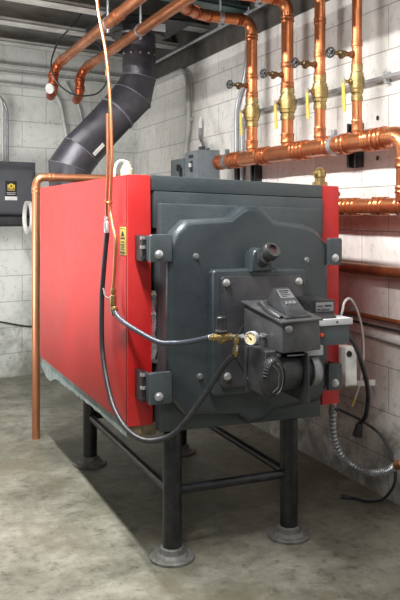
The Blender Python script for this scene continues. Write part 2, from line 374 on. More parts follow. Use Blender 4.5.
# burner plate pad on the door
PO = [(1.066, 1.018), (1.078, 1.030), (1.190, 1.030), (1.428, 1.024), (1.440, 1.012), (1.440, .610), (1.428, .590), (1.078, .595), (1.066, .610)]
pad = MB().prism(PO, 'y', 2.398, 2.436, .010, 3)
pad.build('burner_pad', CASTM, DOOR)
MB().prism([(1.096, .998), (1.106, 1.006), (1.412, 1.001), (1.420, .99), (1.420, .62), (1.106, .625), (1.096, .635)], 'y', 2.386, 2.400, .003, 2).build('burner_flange', FLANGE, DOOR)
for (x, z) in ((1.113, .985), (1.398, .980), (1.118, .665), (1.400, .650)):
    MB().lathe((x, 2.388, z), (0, -1, 0), [(0, .014), (.003, .014), (.004, .0105), (.012, .0105), (.014, .006)], 16).build('bolt', SILVER, DOOR)
for (x, z) in ((1.020, 1.075), (1.458, 1.052), (1.035, .663)):
    MB().lathe((x, 2.434, z), (0, -1, 0), [(0, .0115), (.004, .0115), (.005, .008), (.012, .007)], 16).build('door_screw', STEEL, DOOR)
# sight port: cast saddle, tilted tube with a lens ring
MB().prism([(1.206, 1.02), (1.206, 1.072), (1.214, 1.092), (1.232, 1.103), (1.258, 1.100), (1.278, 1.085), (1.284, 1.06), (1.284, 1.02)], 'y', 2.372, 2.434, .008, 3).build('sight_port', CASTM, DOOR)
sd = V((.16, -.75, .50)); sb = V((1.250, 2.372, 1.066))
sp_ = MB().lathe(sb, sd, [(-.03, .027), (.006, .027), (.008, .031), (.015, .031), (.017, .022), (.030, .022), (.032, .029), (.036, .031), (.058, .031), (.063, .028), (.063, .018), (.050, .017)], 28).build('sight_tube', CHAR, DOOR)
MB().lathe(sb, sd, [(.046, .0185), (.053, .0185)], 24).build('lens', mat('lens_brown', (.07, .035, .03), .15), sp_)
# hinges (left pair) and latches (right pair)
def bracket(x0, x1, z0, z1, left, name):
    b = MB().prism([(x0, z0), (x1, z0), (x1, z1-.006), (x1-.006, z1), (x0+.006, z1), (x0, z1-.006)], 'y', 2.418, 2.436, .004, 2)
    b.box(x0 if left else x1-.012, x0+.012 if left else x1, 2.43, 2.50, z0+.006, z1-.006, .003)
    if left: b.box(x0+.03, x1-.01, 2.432, 2.45, z0+.01, z1-.01)
    h = b.build(name, SLATE, BO)
    bx = x0+.031 if left else x1-.030; bz = z0 + .026
    MB().lathe((bx, 2.42, bz), (0, -1, 0), [(0, .015), (.002, .015), (.003, .012), (.009, .0115), (.012, .007)], 20).build('bolt', SILVER, h)
    if left:
        for zz in (z0+.014, z0+.05, z1-.012):
            MB().lathe((x0-.006, 2.47, zz-.007), (0, 0, 1), [(0, .008), (.001, .012), (.011, .012), (.012, .008)], 6).build('nut', SILVER if zz > z0+.04 else BLACK, h)
        MB().box(x0-.014, x0+.004, 2.462, 2.54, z0+.002, z1-.004, .003).build('hinge_block', BLACK, h)
bracket(.850, .929, 1.059, 1.152, True, 'hinge')
bracket(.850, .929, .584, .690, True, 'hinge')
bracket(1.545, 1.603, 1.032, 1.131, False, 'latch')
bracket(1.545, 1.603, .570, .668, False, 'latch')
# legs with flanged feet, and the rails between them
def foot_leg(x, y):
    l = MB().lathe((x, y, .02), (0, 0, 1), [(0, .034), (.43, .034)], 28).build('leg', LEGM, BO)
    f = MB().lathe((x, y, 0), (0, 0, 1), [(0, .078), (.001, .080), (.009, .080), (.012, .077), (.013, .060), (.019, .056), (.022, .052), (.023, .045), (.040, .043), (.043, .040), (.044, .034)], 36)
    f.build('foot', FOOTM, l)
LX, RX = .979, 1.452
for (x, y) in ((LX, YF), (RX, YF), (LX, 3.667), (RX, 3.667)): foot_leg(x, y)
for a, b in (((LX, YF, .240), (RX, YF, .240)), ((LX, 3.667, .235), (RX, 3.667, .235)), ((LX, YF, .232), (LX, 3.667, .232)), ((RX, YF, .237), (RX, 3.667, .237))):
    a = V(a); b = V(b); d = (b-a).normalized()
    r = MB().tube([a + d*.03, b - d*.03], .017, 16)
    r.build('cross_rail', LEGM, BO)
# yellow warning sticker on the left side
st = MB().box(XL-.0015, XL+.002, 2.560, 2.632, 1.076, 1.174, .0008); SB = st.build('warning_sticker', YELLOW, BO); SB['label'] = 'yellow warning sticker with black marks'
mk = MB(); x0, x1 = XL-.0022, XL-.0012
mk.prism([(2.575, 1.142), (2.617, 1.142), (2.610, 1.150), (2.606, 1.160), (2.598, 1.155), (2.594, 1.166), (2.586, 1.156), (2.580, 1.150)], 'x', x0, x1)
mk.box(x0, x1, 2.572, 2.620, 1.132, 1.138)
for z, a in ((1.122, .7), (1.112, .9), (1.104, .6), (1.096, .8), (1.086, .9)): mk.box(x0, x1, 2.596-.026*a, 2.596+.026*a, z-.002, z+.002)
mk.box(x0, x1, 2.566, 2.568, 1.082, 1.168); mk.box(x0, x1, 2.624, 2.626, 1.082, 1.168); mk.box(x0, x1, 2.566, 2.626, 1.081, 1.083); mk.box(x0, x1, 2.566, 2.626, 1.168, 1.170)
mk.build('sticker_marks', BLACK, SB)
# brass relief fitting and cream valve on the casing top
b = MB().lathe((1.632, 2.62, 1.31), (0, 0, 1), [(0, .018), (.016, .018), (.018, .030), (.036, .030), (.038, .020), (.055, .020), (.057, .025), (.080, .024), (.084, .018), (.094, .010)], 20)
b.lathe((1.632, 2.62, 1.379), (-1, -.3, 0), [(0, .008), (.034, .008)], 10)
b.build('relief_fitting', BRASS, BO)
b = MB().lathe((1.018, 3.2, 1.34), (0, 0, 1), [(0, .016), (.03, .016), (.032, .027), (.075, .027), (.080, .022), (.092, .020), (.095, .014), (.108, .014)], 20)
cv = b.build('air_valve', CREAM, BO)
MB().tube(spline([(1.018, 3.2, 1.446), (.99, 3.19, 1.450), (.965, 3.18, 1.435), (.955, 3.175, 1.395), (.953, 3.17, 1.352)]), .006, 8).build('overflow_tube', WHITE, cv)
# power cut-off box on the right side of the casing
j = MB().box(1.672, 1.724, 2.50, 2.60, .560, .706, .004).build('side_box', WHITE, BO)
MB().lathe((1.688, 2.501, .682), (0, -1, 0), [(0, .012), (.004, .012), (.005, .009)], 14).build('knockout', BLACK, j)

# ------------------------------------------------------------------ BURNER
BU = thing('oil_burner', 'dark grey oil burner bolted to the middle of the boiler door', 'burner', (1.24, 2.386, .60))
# blast tube
MB().lathe((1.25, 2.39, .76), (0, -1, 0), [(0, .105), (.012, .105), (.014, .075), (.10, .075), (.10, .07)], 32).build('blast_tube', CHAR, BU)
# hood
H = MB().hexa([(1.166, 2.088, .788), (1.306, 2.088, .790), (1.306, 2.360, .790), (1.166, 2.360, .790),
               (1.168, 2.090, .880), (1.302, 2.090, .885), (1.302, 2.360, .918), (1.168, 2.360, .918)], .007).build('hood', HOODM, BU)
MB().hexa([(1.160, 2.082, .880), (1.310, 2.082, .884), (1.310, 2.368, .917), (1.160, 2.368, .917),
           (1.160, 2.082, .887), (1.310, 2.082, .891), (1.310, 2.368, .924), (1.160, 2.368, .924)], .002).build('hood_lid', HOODM, H)
MB().lathe((1.190, 2.092, .862), (0, -1, 0), [(0, .013), (.003, .013), (.006, .009), (.007, .002)], 20).build('cover_screw', STEEL, H)
# wedge-shaped control on the hood
W = MB().hexa([(1.186, 2.105, .888), (1.282, 2.105, .890), (1.282, 2.30, .912), (1.186, 2.30, .912), (1.186, 2.105, .897), (1.282, 2.105, .899), (1.282, 2.30, .926), (1.186, 2.30, .926)], .003).build('control_base', CHAR, BU)
W2 = MB().hexa([(1.196, 2.115, .898), (1.272, 2.115, .899), (1.272, 2.270, .925), (1.205, 2.270, .925), (1.200, 2.125, .914), (1.268, 2.125, .915), (1.272, 2.235, .978), (1.212, 2.235, .978)], .004).build('control_wedge', CHAR, BU)
import mathutils
def on_wedge(u, v):      # u across 0..1, v up the slope 0..1
    a = V((1.200, 2.125, .914)).lerp(V((1.268, 2.125, .915)), u); b = V((1.212, 2.235, .978)).lerp(V((1.272, 2.235, .978)), u)
    return a.lerp(b, v)
nw = (on_wedge(1, 0)-on_wedge(0, 0)).cross(on_wedge(0, 1)-on_wedge(0, 0)).normalized()
def patch(u0, u1, v0, v1, lift=.0012):
    ps = [on_wedge(u0, v0), on_wedge(u1, v0), on_wedge(u1, v1), on_wedge(u0, v1)]
    return [p + nw*.0002 for p in ps] + [p + nw*lift for p in ps]
MB().hexa(patch(.12, .90, .52, .90)).build('display', STEEL, W2)
mk = MB()
for (a, b_, c_, d_) in ((.2, .82, .80, .85), (.2, .7, .72, .76), (.2, .76, .64, .67), (.24, .5, .57, .60)): mk.hexa(patch(a, b_, c_, d_, .0018))
mk.build('display_marks', BLACK, W2)
bt = MB()
for u in (.2, .42, .64): bt.hexa(patch(u, u+.13, .26, .38, .003))
bt.build('push_buttons', STEEL, W2)
MB().tube(spline([(1.178, 2.12, .892), (1.172, 2.16, .903), (1.180, 2.22, .912), (1.190, 2.27, .925)]), .010, 10).build('cable_gland', CHAR, BU)
# fan scroll (round housing) with the side plate and air inlet
SC = MB().prism([(1.130, .790), (1.190, .790), (1.195, .665), (1.186, .650), (1.150, .640), (1.132, .650), (1.124, .680)], 'y', 2.135, 2.25, .008, 3).build('fan_housing', CHAR, BU)
out = []
for i in range(32):
    a = i/32*2*PI; out.append((1.148 + .036*math.cos(a) + .006*math.sin(a), .712 + .062*math.sin(a)))
MB().prism(out, 'y', 2.102, 2.138, .014, 4).build('air_inlet', BLACK, SC)
rim = [(1.146 + .030*math.cos(math.radians(t)), 2.1015, .710 + .050*math.sin(math.radians(t))) for t in range(75, -76, -10)]
MB().tube(rim, .0012, 6).build('inlet_rim', STEEL, SC)
MB().tube([(x - .014 - .002*math.sin(i), 2.1012, z*.86 + .710*.14) for i, (x, y_, z) in enumerate(rim)], .0010, 6).build('inlet_rim', STEEL, SC)
gl = MB()
for i in range(9):
    t = math.radians(95 + i*10); gl.tube([(1.148 + .028*math.cos(t), 2.103, .714 + .052*math.sin(t)), (1.148 + .040*math.cos(t), 2.112, .714 + .066*math.sin(t))], .0012, 6)
gl.build('inlet_grille', CHAR, SC)
MB().prism([(1.122, .788), (1.198, .788), (1.198, .650), (1.150, .632), (1.126, .640), (1.118, .670)], 'y', 2.245, 2.262, .002, 1).build('side_plate', CHAR, SC)
for (x, z) in ((1.180, .775), (1.131, .685)):
    MB().lathe((x, 2.140 if x > 1.15 else 2.246, z), (0, -1, 0), [(0, .008), (.006, .007), (.008, .004)], 14).build('bolt', STEEL, SC)
# pump drum, end plate, motor and end cap, all on one cross axis
MB().lathe((1.185, 2.165, .718), (1, 0, 0), [(0, .055), (.003, .060), (.010, .061), (.060, .061), (.068, .058), (.074, .05)], 40).build('drum', CHAR, BU)
MB().tube([(1.195, 2.108, .777), (1.26, 2.108, .776)], .003, 8).build('tie_rod', STEEL, BU)
MB().prism([(2.085, .775), (2.090, .782), (2.330, .785), (2.330, .66), (2.230, .628), (2.095, .624), (2.085, .630)], 'x', 1.256, 1.262, .001, 1).build('end_plate', CHAR, BU)
MB().prism([(1.262, .690), (1.300, .668), (1.31, .645), (1.262, .624)][::-1], 'y', 2.16, 2.32, .004).build('lower_fairing', SLATE, BU)
MO = MB().lathe((1.262, 2.165, .712), (1, 0, 0), [(0, .043), (.045, .043), (.047, .03)], 32).build('motor', BLACK, BU)
MB().lathe((1.300, 2.165, .712), (1, 0, 0), [(0, .052), (.020, .053), (.030, .048), (.040, .034), (.042, .01)], 32).build('motor_cap', STEEL, MO)
b = MB().box(1.264, 1.340, 2.13, 2.20, .765, .797, .003); b.build('capacitor_box', PALEGREY, BU)
MB().lathe((1.275, 2.130, .785), (0, -1, 0), [(0, .005), (.003, .004)], 10).build('screw', STEEL, BU)
# relay box (black with a white face) and control box with pale lid
RB = MB().box(1.358, 1.452, 2.235, 2.44, .884, .928, .004).build('relay_box', BLACK, BU)
MB().box(1.376, 1.446, 2.2335, 2.236, .889, .921, .001).build('relay_label', STEEL, RB)
mk = MB()
for (a, b_, c_, d_) in ((1.382, 1.402, .907, .911), (1.410, 1.436, .906, .912), (1.382, 1.392, .895, .899), (1.398, 1.432, .894, .897)): mk.box(a, b_, 2.2326, 2.2337, c_, d_)
mk.build('relay_print', BLACK, RB)
MB().hexa([(1.350, 2.19, .872), (1.430, 2.19, .872), (1.446, 2.236, .872), (1.348, 2.236, .872), (1.352, 2.19, .877), (1.428, 2.19, .877), (1.446, 2.236, .888), (1.348, 2.236, .888)], .002).build('relay_shelf', BLACK, RB)
CB = MB().box(1.312, 1.474, 2.18, 2.385, .784, .851, .003).build('control_box', SLATE, BU)
MB().box(1.308, 1.482, 2.172, 2.390, .851, .872, .002).build('box_lid', PALEGREY, CB)
MB().lathe((1.42, 2.172, .862), (0, -1, 0), [(0, .004), (.002, .003)], 10).build('screw', BLACK, CB)
k = MB().box(1.352, 1.372, 2.174, 2.182, .812, .832, .001).build('rocker_switch', BLACK, CB)
MB().box(1.356, 1.368, 2.171, 2.176, .816, .828, .001).build('switch_lamp', RED2, k)

# ------------------------------------------------------------------ fuel line assembly with gauge
GA = thing('fuel_gauge_assembly', 'brass fuel fittings with round pressure gauge left of the burner', 'gauge', (1.10, 2.19, .825))
gp = V((1.118, 2.19, .826)); gd = V((-.80, -.60, .02)).normalized()
MB().tube([gp - gd*.004, gp + V((.012, .004, -.002)), (1.166, 2.20, .828)], .007, 12).build('gauge_stem', STEEL, GA)
MB().lathe((1.146, 2.196, .827), (1, .05, 0), [(0, .008), (.001, .012), (.012, .012), (.013, .008)], 6).build('stem_nut', STEEL, GA)
gb = MB().lathe(gp, gd, [(-.004, .012), (.0, .021), (.020, .022), (.023, .021), (.023, .0185), (.020, .018)], 32).build('gauge', PALEGREY, GA)
MB().lathe(gp, gd, [(.0195, .0182), (.0210, .0182)], 28).build('dial', CREAMDIAL, gb)
u_ = gd.cross(V((0, 0, 1))).normalized(); w_ = u_.cross(gd)
nd = MB().tube([gp + gd*.0222 - (u_*.004 + w_*.003), gp + gd*.0222 + (u_*.010 + w_*.008)], .0012, 6)
nd.lathe(gp, gd, [(.0208, .003), (.0225, .003)], 12)
for i in range(10):
    a = math.radians(-40 + i*29); c_ = u_*math.cos(a) + w_*math.sin(a); nd.tube([gp + gd*.0212 + c_*.0135, gp + gd*.0212 + c_*.0165], .0006, 5)
nd.build('needle', BLACK, gb)
MB().tube([(1.108, 2.20, .826), (1.070, 2.21, .829), (1.035, 2.215, .831)], .0065, 12).build('pipe_nipple', STEEL, GA)
MB().lathe((1.092, 2.204, .8275), (-1, .2, 0), [(0, .007), (.001, .011), (.012, .011), (.013, .007)], 6).build('union_nut', STEEL, GA)
b = MB().lathe((1.066, 2.21, .836), (0, 0, -1), [(0, .008), (.012, .008), (.013, .010), (.026, .010), (.027, .007), (.040, .007), (.041, .011), (.062, .011), (.063, .008), (.070, .007)], 12).build('ball_cock', BRASS, GA)
MB().tube([(1.063, 2.20, .800), (1.054, 2.175, .806), (1.050, 2.170, .790)], .0028, 8).build('lever', STEEL, b)
b = MB().lathe((1.052, 2.213, .830), (-1, .08, 0), [(0, .007), (.002, .012), (.012, .012), (.016, .015), (.046, .015), (.050, .012), (.062, .012), (.064, .009), (.075, .008)], 16)
b.lathe((1.018, 2.217, .812), (0, 0, 1), [(0, .010), (.006, .016), (.030, .016)], 16)
b.build('filter_body', BRASS, GA)
k = MB().lathe((1.018, 2.217, .842), (0, 0, 1), [(0, .014), (.004, .020), (.012, .020), (.013, .0175), (.050, .0165), (.053, .013)], 24).build('filter_knob', BLACK, GA)
MB().lathe((1.018, 2.217, .850), (0, 0, 1), [(0, .0203), (.003, .0203)], 24).build('knob_band', STEEL, k)

# ------------------------------------------------------------------ thin copper tubes with valve on the boiler's left
TU = thing('oil_feed_tube', 'pair of thin copper tubes dropping in front of the red boiler side', 'tube', (.78, 2.64, .88))
MB().tube(spline([(.785, 2.96, 2.40), (.785, 2.84, 2.03), (.785, 2.72, 1.81), (.785, 2.667, 1.630), (.785, 2.648, 1.45), (.785, 2.648, 1.365), (.785, 2.665, 1.245), (.785, 2.64, 1.19), (.786, 2.605, 1.129), (.786, 2.611, 1.041), (.785, 2.627, .955)]), .0062, 12).build('tube', COPPER_B, TU)
MB().lathe((.785, 2.70, 1.73), (0, .25, 1), [(-.012, .008), (.012, .008)], 12).build('joint', COPPER_B, TU)
MB().tube(spline([(.777, 2.672, 1.58), (.776, 2.664, 1.45), (.776, 2.666, 1.36), (.776, 2.680, 1.25), (.779, 2.688, 1.20)]), .0055, 12).build('tube', COPPER_B, TU)
t = MB(); t.ring((.781, 2.672, 1.262), (0, 0, 1), .014, .003, 16, 6); t.tube([(.770, 2.672, 1.262), (.762, 2.655, 1.266)], .003, 6); t.build('twist_tie', COPPER, TU)
b = MB().lathe((.785, 2.627, .965), (0, 0, -1), [(0, .007), (.010, .007), (.011, .0105), (.022, .0105), (.024, .008), (.032, .008), (.034, .012), (.066, .012), (.068, .009), (.074, .0115), (.090, .0115), (.092, .006), (.104, .006)], 12)
b.lathe((.785, 2.627, .886), (.1, -1, 0), [(0, .010), (.024, .010), (.026, .007)], 12)
vb = b.build('brass_cock', BRASS, TU)
MB().tube([(.783, 2.627, .918), (.768, 2.640, .922), (.762, 2.650, .928), (.760, 2.668, .955)], .0028, 8).build('cock_lever', STEEL, vb)
# hoses
h = thing('black_hose', 'black rubber hose looping low under the lower left hinge of the boiler door', 'hose', (.78, 2.65, .45))
MB().tube(spline([(.781, 2.690, 1.15), (.779, 2.708, 1.08), (.777, 2.731, .98), (.776, 2.742, .90), (.777, 2.738, .72), (.780, 2.65, .575), (.788, 2.55, .508), (.808, 2.45, .478), (.850, 2.39, .474), (.916, 2.345, .510), (.980, 2.295, .616), (1.040, 2.24, .736), (1.062, 2.220, .766), (1.073, 2.212, .782)], 10), .0092, 14).build('hose', RUBBER, h)
MB().lathe((.779, 2.688, 1.215), (.02, .03, -1), [(0, .006), (.008, .009), (.018, .009), (.020, .007), (.026, .011), (.062, .011), (.064, .009)], 14).build('hose_ferrule', SILVER, h)
h = thing('grey_hose', 'short grey fuel hose sagging across the door from the brass cock to the filter', 'hose', (.85, 2.5, .84))
MB().tube(spline([(.785, 2.612, .880), (.792, 2.58, .858), (.812, 2.50, .834), (.868, 2.40, .798), (.905, 2.355, .797), (.945, 2.31, .806), (.990, 2.235, .829)], 10), .0085, 14).build('hose', GREYHOSE, h)
MB().lathe((1.004, 2.218, .833), (-1, .5, -.2), [(0, .009), (.014, .0115), (.016, .010), (.028, .010)], 14).build('hose_ferrule', STEEL, h)

# ------------------------------------------------------------------ left copper pipe
lp = thing('copper_pipe', 'copper pipe rising from the floor and turning over the back left corner of the boiler', 'pipe', (.82, 4.2, 0))
MB().tube(rounded([(.82, 4.2, .0), (.82, 4.2, 1.42), (1.27, 4.2, 1.42), (1.27, 3.95, 1.42), (1.27, 3.95, 1.345)], .05, 8), .0215, 20).build('pipe', COPPER_B, lp)
coupling((.82, 4.2, 1.35), (0, 0, 1), .022, .035, lp, COPPER_B); coupling((.905, 4.2, 1.42), (1, 0, 0), .022, .035, lp, COPPER_B)

# ------------------------------------------------------------------ flue
FU = thing('flue_pipe', 'fat dark grey flue pipe rising diagonally behind the boiler to the ceiling', 'flue', (1.08, 4.3, 1.1))
r = .104; pts = [(1.08, 4.06, .98), (1.08, 4.45, .98), (1.10, 4.60, 1.12), (1.10, 4.6, 1.500), (1.170, 4.6, 1.600), (1.500, 4.6, 1.955), (1.543, 4.6, 2.075), (1.543, 4.6, 2.40)]
P_ = [V(p) for p in pts]
r1 = .126
FP = P_[:3] + P_[3:]; RAD = [r1, r1, r1, r1, r1, r1, r, r]
def mitre_ring(i):
    """circle of the pipe cut by the mitre plane at joint i"""
    din = (FP[i]-FP[i-1]).normalized() if i else (FP[1]-FP[0]).normalized()
    dout = (FP[i+1]-FP[i]).normalized() if i < len(FP)-1 else din
    n = (din+dout).normalized(); q = V((1, 0, 0)) if abs(din.x) < .5 and i < 3 else V((0, 1, 0))
    u = q - din*q.dot(din); u.normalize(); w = din.cross(u); out = []
    for k in range(40):
        c_ = FP[i] + (u*math.cos(k*PI/20) + w*math.sin(k*PI/20))*RAD[i]
        out.append(c_ + din*((FP[i]-c_).dot(n)/din.dot(n)))
    return out
def flue_section(idx, name):
    m = MB(); prev = None
    for i in idx:
        rg = mitre_ring(i)
        if prev:      # start each ring at the vertex nearest to the previous ring's first
            k0 = min(range(40), key=lambda k: (rg[k]-prev[0].co).length)
            f = rg[k0:] + rg[:k0]; g = [f[0]] + f[:0:-1]
            if sum((f[k]-prev[k].co).length for k in range(40)) > sum((g[k]-prev[k].co).length for k in range(40)): f = g
            rg = f
        row = [m.bm.verts.new(c_) for c_ in rg]
        if prev:
            for k in range(40): m.bm.faces.new((prev[k], prev[(k+1) % 40], row[(k+1) % 40], row[k]))
        prev = row
    m.build(name, FLUE, FU)
flue_section([0, 1, 2, 3], 'lower_section'); flue_section([3, 4], 'elbow_gore'); flue_section([4, 5], 'diagonal_section')
flue_section([5, 6], 'elbow_gore'); flue_section([6, 7], 'upper_section')
for i in (3, 4, 5, 6):
    d = ((P_[i+1]-P_[i]).normalized() + (P_[i]-P_[i-1]).normalized()).normalized()
    rg = mitre_ring(i); MB().tube([c_ + (c_-P_[i])*.01 for c_ in rg] + [rg[0]], .0028, 6).build('seam_ring', FLUEJ, FU)
dd = (P_[5]-P_[4]).normalized()
MB().lathe(P_[4] + dd*.335, dd, [(-.006, r1*.98), (-.003, r1*1.018), (.003, r1*1.018), (.006, r1*.98)], 40).build('seam_ring', FLUEJ, FU)
MB().lathe((1.535, 4.6, 2.325), (0, 0, 1), [(0, .10), (0, .165), (.012, .17), (.020, .165), (.03, .115)], 40).build('thimble_ring', BLACK, FU)
for i in range(5):
    a = math.radians(200 + i*30); MB().lathe((1.535 + r*1.0*math.cos(a), 4.6 + r*1.0*math.sin(a), 2.215), (math.cos(a), math.sin(a), 0), [(0, .007), (.008, .006), (.009, .003)], 8).build('screw', SILVER, FU)
q = V((0, -1, 0)); sd_ = dd.cross(q).normalized()
cc = P_[4] + dd*.115 - sd_*0 + q*r*.93
lb = MB(); ax = dd; nn = V((0, -1, 0)); side = ax.cross(nn).normalized()
off = side*.045; c0 = P_[4] + dd*.06
nrm = (nn*.9 + side*.43).normalized(); cen = c0 + nrm*r1*1.003; tt = ax.cross(nrm)
ps = [cen - ax*.045 - tt*.012, cen + ax*.045 - tt*.012, cen + ax*.045 + tt*.012, cen - ax*.045 + tt*.012]
lb.hexa([p_ - nrm*.002 for p_ in ps] + [p_ + nrm*.0015 for p_ in ps]); lb.build('rating_label', WHITE, FU)

# ------------------------------------------------------------------ ceiling mains
def main_pipe(x, zc, y0, y1, hy, lab):
    o = thing('ceiling_pipe', lab, 'pipe', (x, (y0+y1)/2, zc), 'copper mains below the ceiling')
    R = .031
    MB().tube([(x, y0, zc), (x, y1, zc)], R, 24).build('pipe', COPPER, o)
    pe = MB().tube(rounded([(x, y1, zc), (x, y1+.09, zc), (x-.035, y1+.12, zc-.06), (x-.035, y1+.12, zc-.19), (x-.03, y1+.23, zc-.21)], .05, 6), R*1.04, 20); EL = pe.build('elbow', COPPER_R, o)
    coupling((x-.035, y1+.12, zc-.085), (0, 0, 1), R*1.05, .03, o, COPPER_R); coupling((x-.035, y1+.12, zc-.145), (0, 0, 1), R*1.05, .03, o, COPPER_R)
    coupling((x, y1-.01, zc), (0, 1, 0), R, .04, o, COPPER)
    clamp((x, hy, zc), (0, 1, 0), R, o, ear=.13)
    return o, EL
m1, e1 = main_pipe(1.172, 2.25, 2.3, 5.10, 4.02, 'copper main below the ceiling farther left, ending in an elbow by the back wall')
coupling((1.172, 3.86, 2.25), (0, 1, 0), .031, .10, m1, COPPER)
MB().lathe((1.125, 5.215, 2.075), (-.8, -.6, -.2), [(0, .030), (.022, .036), (.026, .034), (.027, .02)], 24).build('white_cap', WHITE, e1)
m2, e2 = main_pipe(1.385, 2.25, 2.3, 5.22, 4.10, 'copper main below the ceiling farther right, passing just in front of the flue top')
# ------------------------------------------------------------------ header and risers on the right wall
HX = 1.925; HR = .0415
HD = thing('copper_header', 'thick horizontal copper header pipe on the right wall, joined by four risers', 'pipe', (HX, 3.3, 1.53))
MB().tube(rounded([(HX, 4.21, 1.53), (HX, 2.455, 1.53), (HX, 2.455, 1.27)], .085, 10), HR, 28).build('pipe', COPPER, HD)
MB().lathe((HX, 4.19, 1.53), (0, 1, 0), [(0, HR*1.0), (.0, HR*1.1), (.035, HR*1.1), (.045, HR*.9), (.047, HR*.3)], 28).build('end_cap', COPPER_R, HD)
for y in (4.02, 3.94, 3.67, 3.61, 3.29, 3.22, 2.99, 2.87, 2.66, 2.70): coupling((HX, y, 1.53), (0, 1, 0), HR, .045 if y not in (2.70,) else .03, HD, COPPER)
coupling((HX, 2.60, 1.53), (0, 1, 0), HR, .04, HD); coupling((HX, 2.455, 1.42), (0, 0, 1), HR, .04, HD); coupling((HX, 2.455, 1.315), (0, 0, 1), HR, .03, HD)
for y in (4.09, 2.955):
    c_ = MB().lathe((HX, y, 1.53), (0, 1, 0), [(-.014, HR), (-.014, HR*1.14), (.014, HR*1.14), (.014, HR)], 28)
    c_.box(HX+.03, WX-.02, y-.012, y+.012, 1.515, 1.545).box(HX-.02, HX+.0, y-.012, y+.012, 1.575, 1.60, .003)
    c_.build('pipe_clamp', GALV if y < 3 else STEEL, HD)
def strut(y, z0, z1, w, lab):
    s_ = MB().box(WX-.006, WX, y-w, y+w, z0, z1).box(WX-.04, WX-.006, y-w, y-w+.005, z0, z1).box(WX-.04, WX-.006, y+w-.005, y+w, z0, z1)
    s_.box(WX-.044, WX-.036, y-w, y-w+.014, z0, z1).box(WX-.044, WX-.036, y+w-.014, y+w, z0, z1)
    tag(s_.build('strut_bracket', BLACK), lab, 'bracket', 'black strut brackets on the right wall')
strut(2.925, 1.43, 1.63, .035, 'tall black strut bracket behind the header, right of the last clamp')
strut(3.90, 1.40, 1.56, .03, 'short black strut bracket below the header, under the first riser')
strut(4.12, 1.40, 1.56, .02, 'short narrow black strut bracket under the header end cap')
RR = .0305
names = [('first copper riser from the left, bending to the left at the ceiling'), ('second copper riser from the left, bending at the top edge of the photo'),
         ('third copper riser from the left, straight, its drain wheel at upper middle'), ('fourth copper riser, farthest right and thinnest')]
def riser(i, y, zv, zw, top, rr):
    o = thing('copper_riser', names[i], 'pipe', (HX, y, 1.57), 'copper risers on the header')
    MB().tube(rounded([(HX, y, 1.545)] + top, .075, 10), rr, 24).build('pipe', COPPER, o)
    coupling((HX, y, 1.60), (0, 0, 1), rr, .05, o); coupling((HX, y, zw-.05), (0, 0, 1), rr, .03, o); coupling((HX, y, zw+.05), (0, 0, 1), rr, .03, o)
    # brass ball valve
    b = MB().lathe((HX, y, zv), (0, 0, 1), [(-.078, rr*1.02), (-.078, rr*1.18), (-.056, rr*1.18), (-.055, rr*1.08), (-.046, rr*1.10), (-.042, rr*1.30), (-.027, rr*1.34), (-.025, rr*1.50), (.025, rr*1.50), (.027, rr*1.34), (.042, rr*1.30), (.046, rr*1.10), (.055, rr*1.08), (.056, rr*1.18), (.078, rr*1.18), (.078, rr*1.02)], 12)
    b.lathe((HX, y, zv+.005), (-1, .1, 0), [(0, .018), (rr*1.45+.004, .015), (rr*1.45+.006, .007), (.062, .007)], 12)
    bv = b.build('ball_valve', BRASS, o)
    hx = HX - .060
    MB().lathe((hx, y+.005, zv+.005), (-1, .1, 0), [(0, .008), (.001, .013), (.010, .013), (.011, .008)], 6).build('stem_nut', SILVER, bv)
    MB().hexa([(hx-.005, y-.009, zv-.125), (hx+.0, y-.009, zv-.125), (hx+.0, y+.013, zv-.125), (hx-.005, y+.013, zv-.125), (hx-.011, y-.006, zv+.014), (hx-.007, y-.006, zv+.014), (hx-.007, y+.014, zv+.014), (hx-.011, y+.014, zv+.014)], .001).build('lever', YELLOW, bv)
    # drain cock on a branch to the left
    dr = MB().tube([(HX-.02, y, zw), (HX-.085, y, zw)], .0105, 12); dr.lathe((HX-rr, y, zw), (-1, 0, 0), [(0, .016), (.012, .014), (.014, .0105)], 14)
    D = dr.build('drain_branch', COPPER_D, o)
    dv = MB().lathe((HX-.060, y, zw), (-1, 0, 0), [(0, .011), (.002, .015), (.012, .015), (.014, .011), (.022, .016), (.030, .016), (.036, .009), (.055, .008), (.056, .011), (.062, .011), (.064, .006), (.075, .005)], 14)
    dv.lathe((HX-.086, y, zw), (0, -.6, -.8), [(0, .011), (.014, .011), (.015, .013), (.022, .013), (.024, .010)], 12)
    dv.build('drain_valve', BRASS_D, D)
    wh = MB(); wp = V((HX-.135, y, zw)); wd = V((-.92, -.38, 0)).normalized()
    wh.ring(wp, wd, .020, .0045, 24, 8); wh.lathe(wp, wd, [(-.008, .008), (.006, .008), (.007, .004)], 12)
    uu = wd.cross(V((0, 0, 1))).normalized(); ww = uu.cross(wd)
    for k in range(5): a = k*2*PI/5; wh.tube([wp, wp + (uu*math.cos(a) + ww*math.sin(a))*.022], .0032, 6)
    wh.build('handwheel', BLACK, D)
    return o
R1 = riser(0, 3.791, 1.776, 1.925, [(HX, 3.791, 2.285), (1.62, 3.791, 2.285), (1.385, 3.52, 2.25)], RR)
coupling((HX, 3.791, 2.19), (0, 0, 1), RR, .03, R1); coupling((1.85, 3.791, 2.285), (1, 0, 0), RR, .03, R1, COPPER_R); coupling((1.66, 3.791, 2.285), (1, 0, 0), RR, .03, R1, COPPER_R); coupling((1.56, 3.72, 2.277), (.235, .271, .035), RR, .03, R1, COPPER_R)
coupling((1.47, 3.618, 2.262), (.235, .271, .035), RR, .03, R1, COPPER_R)
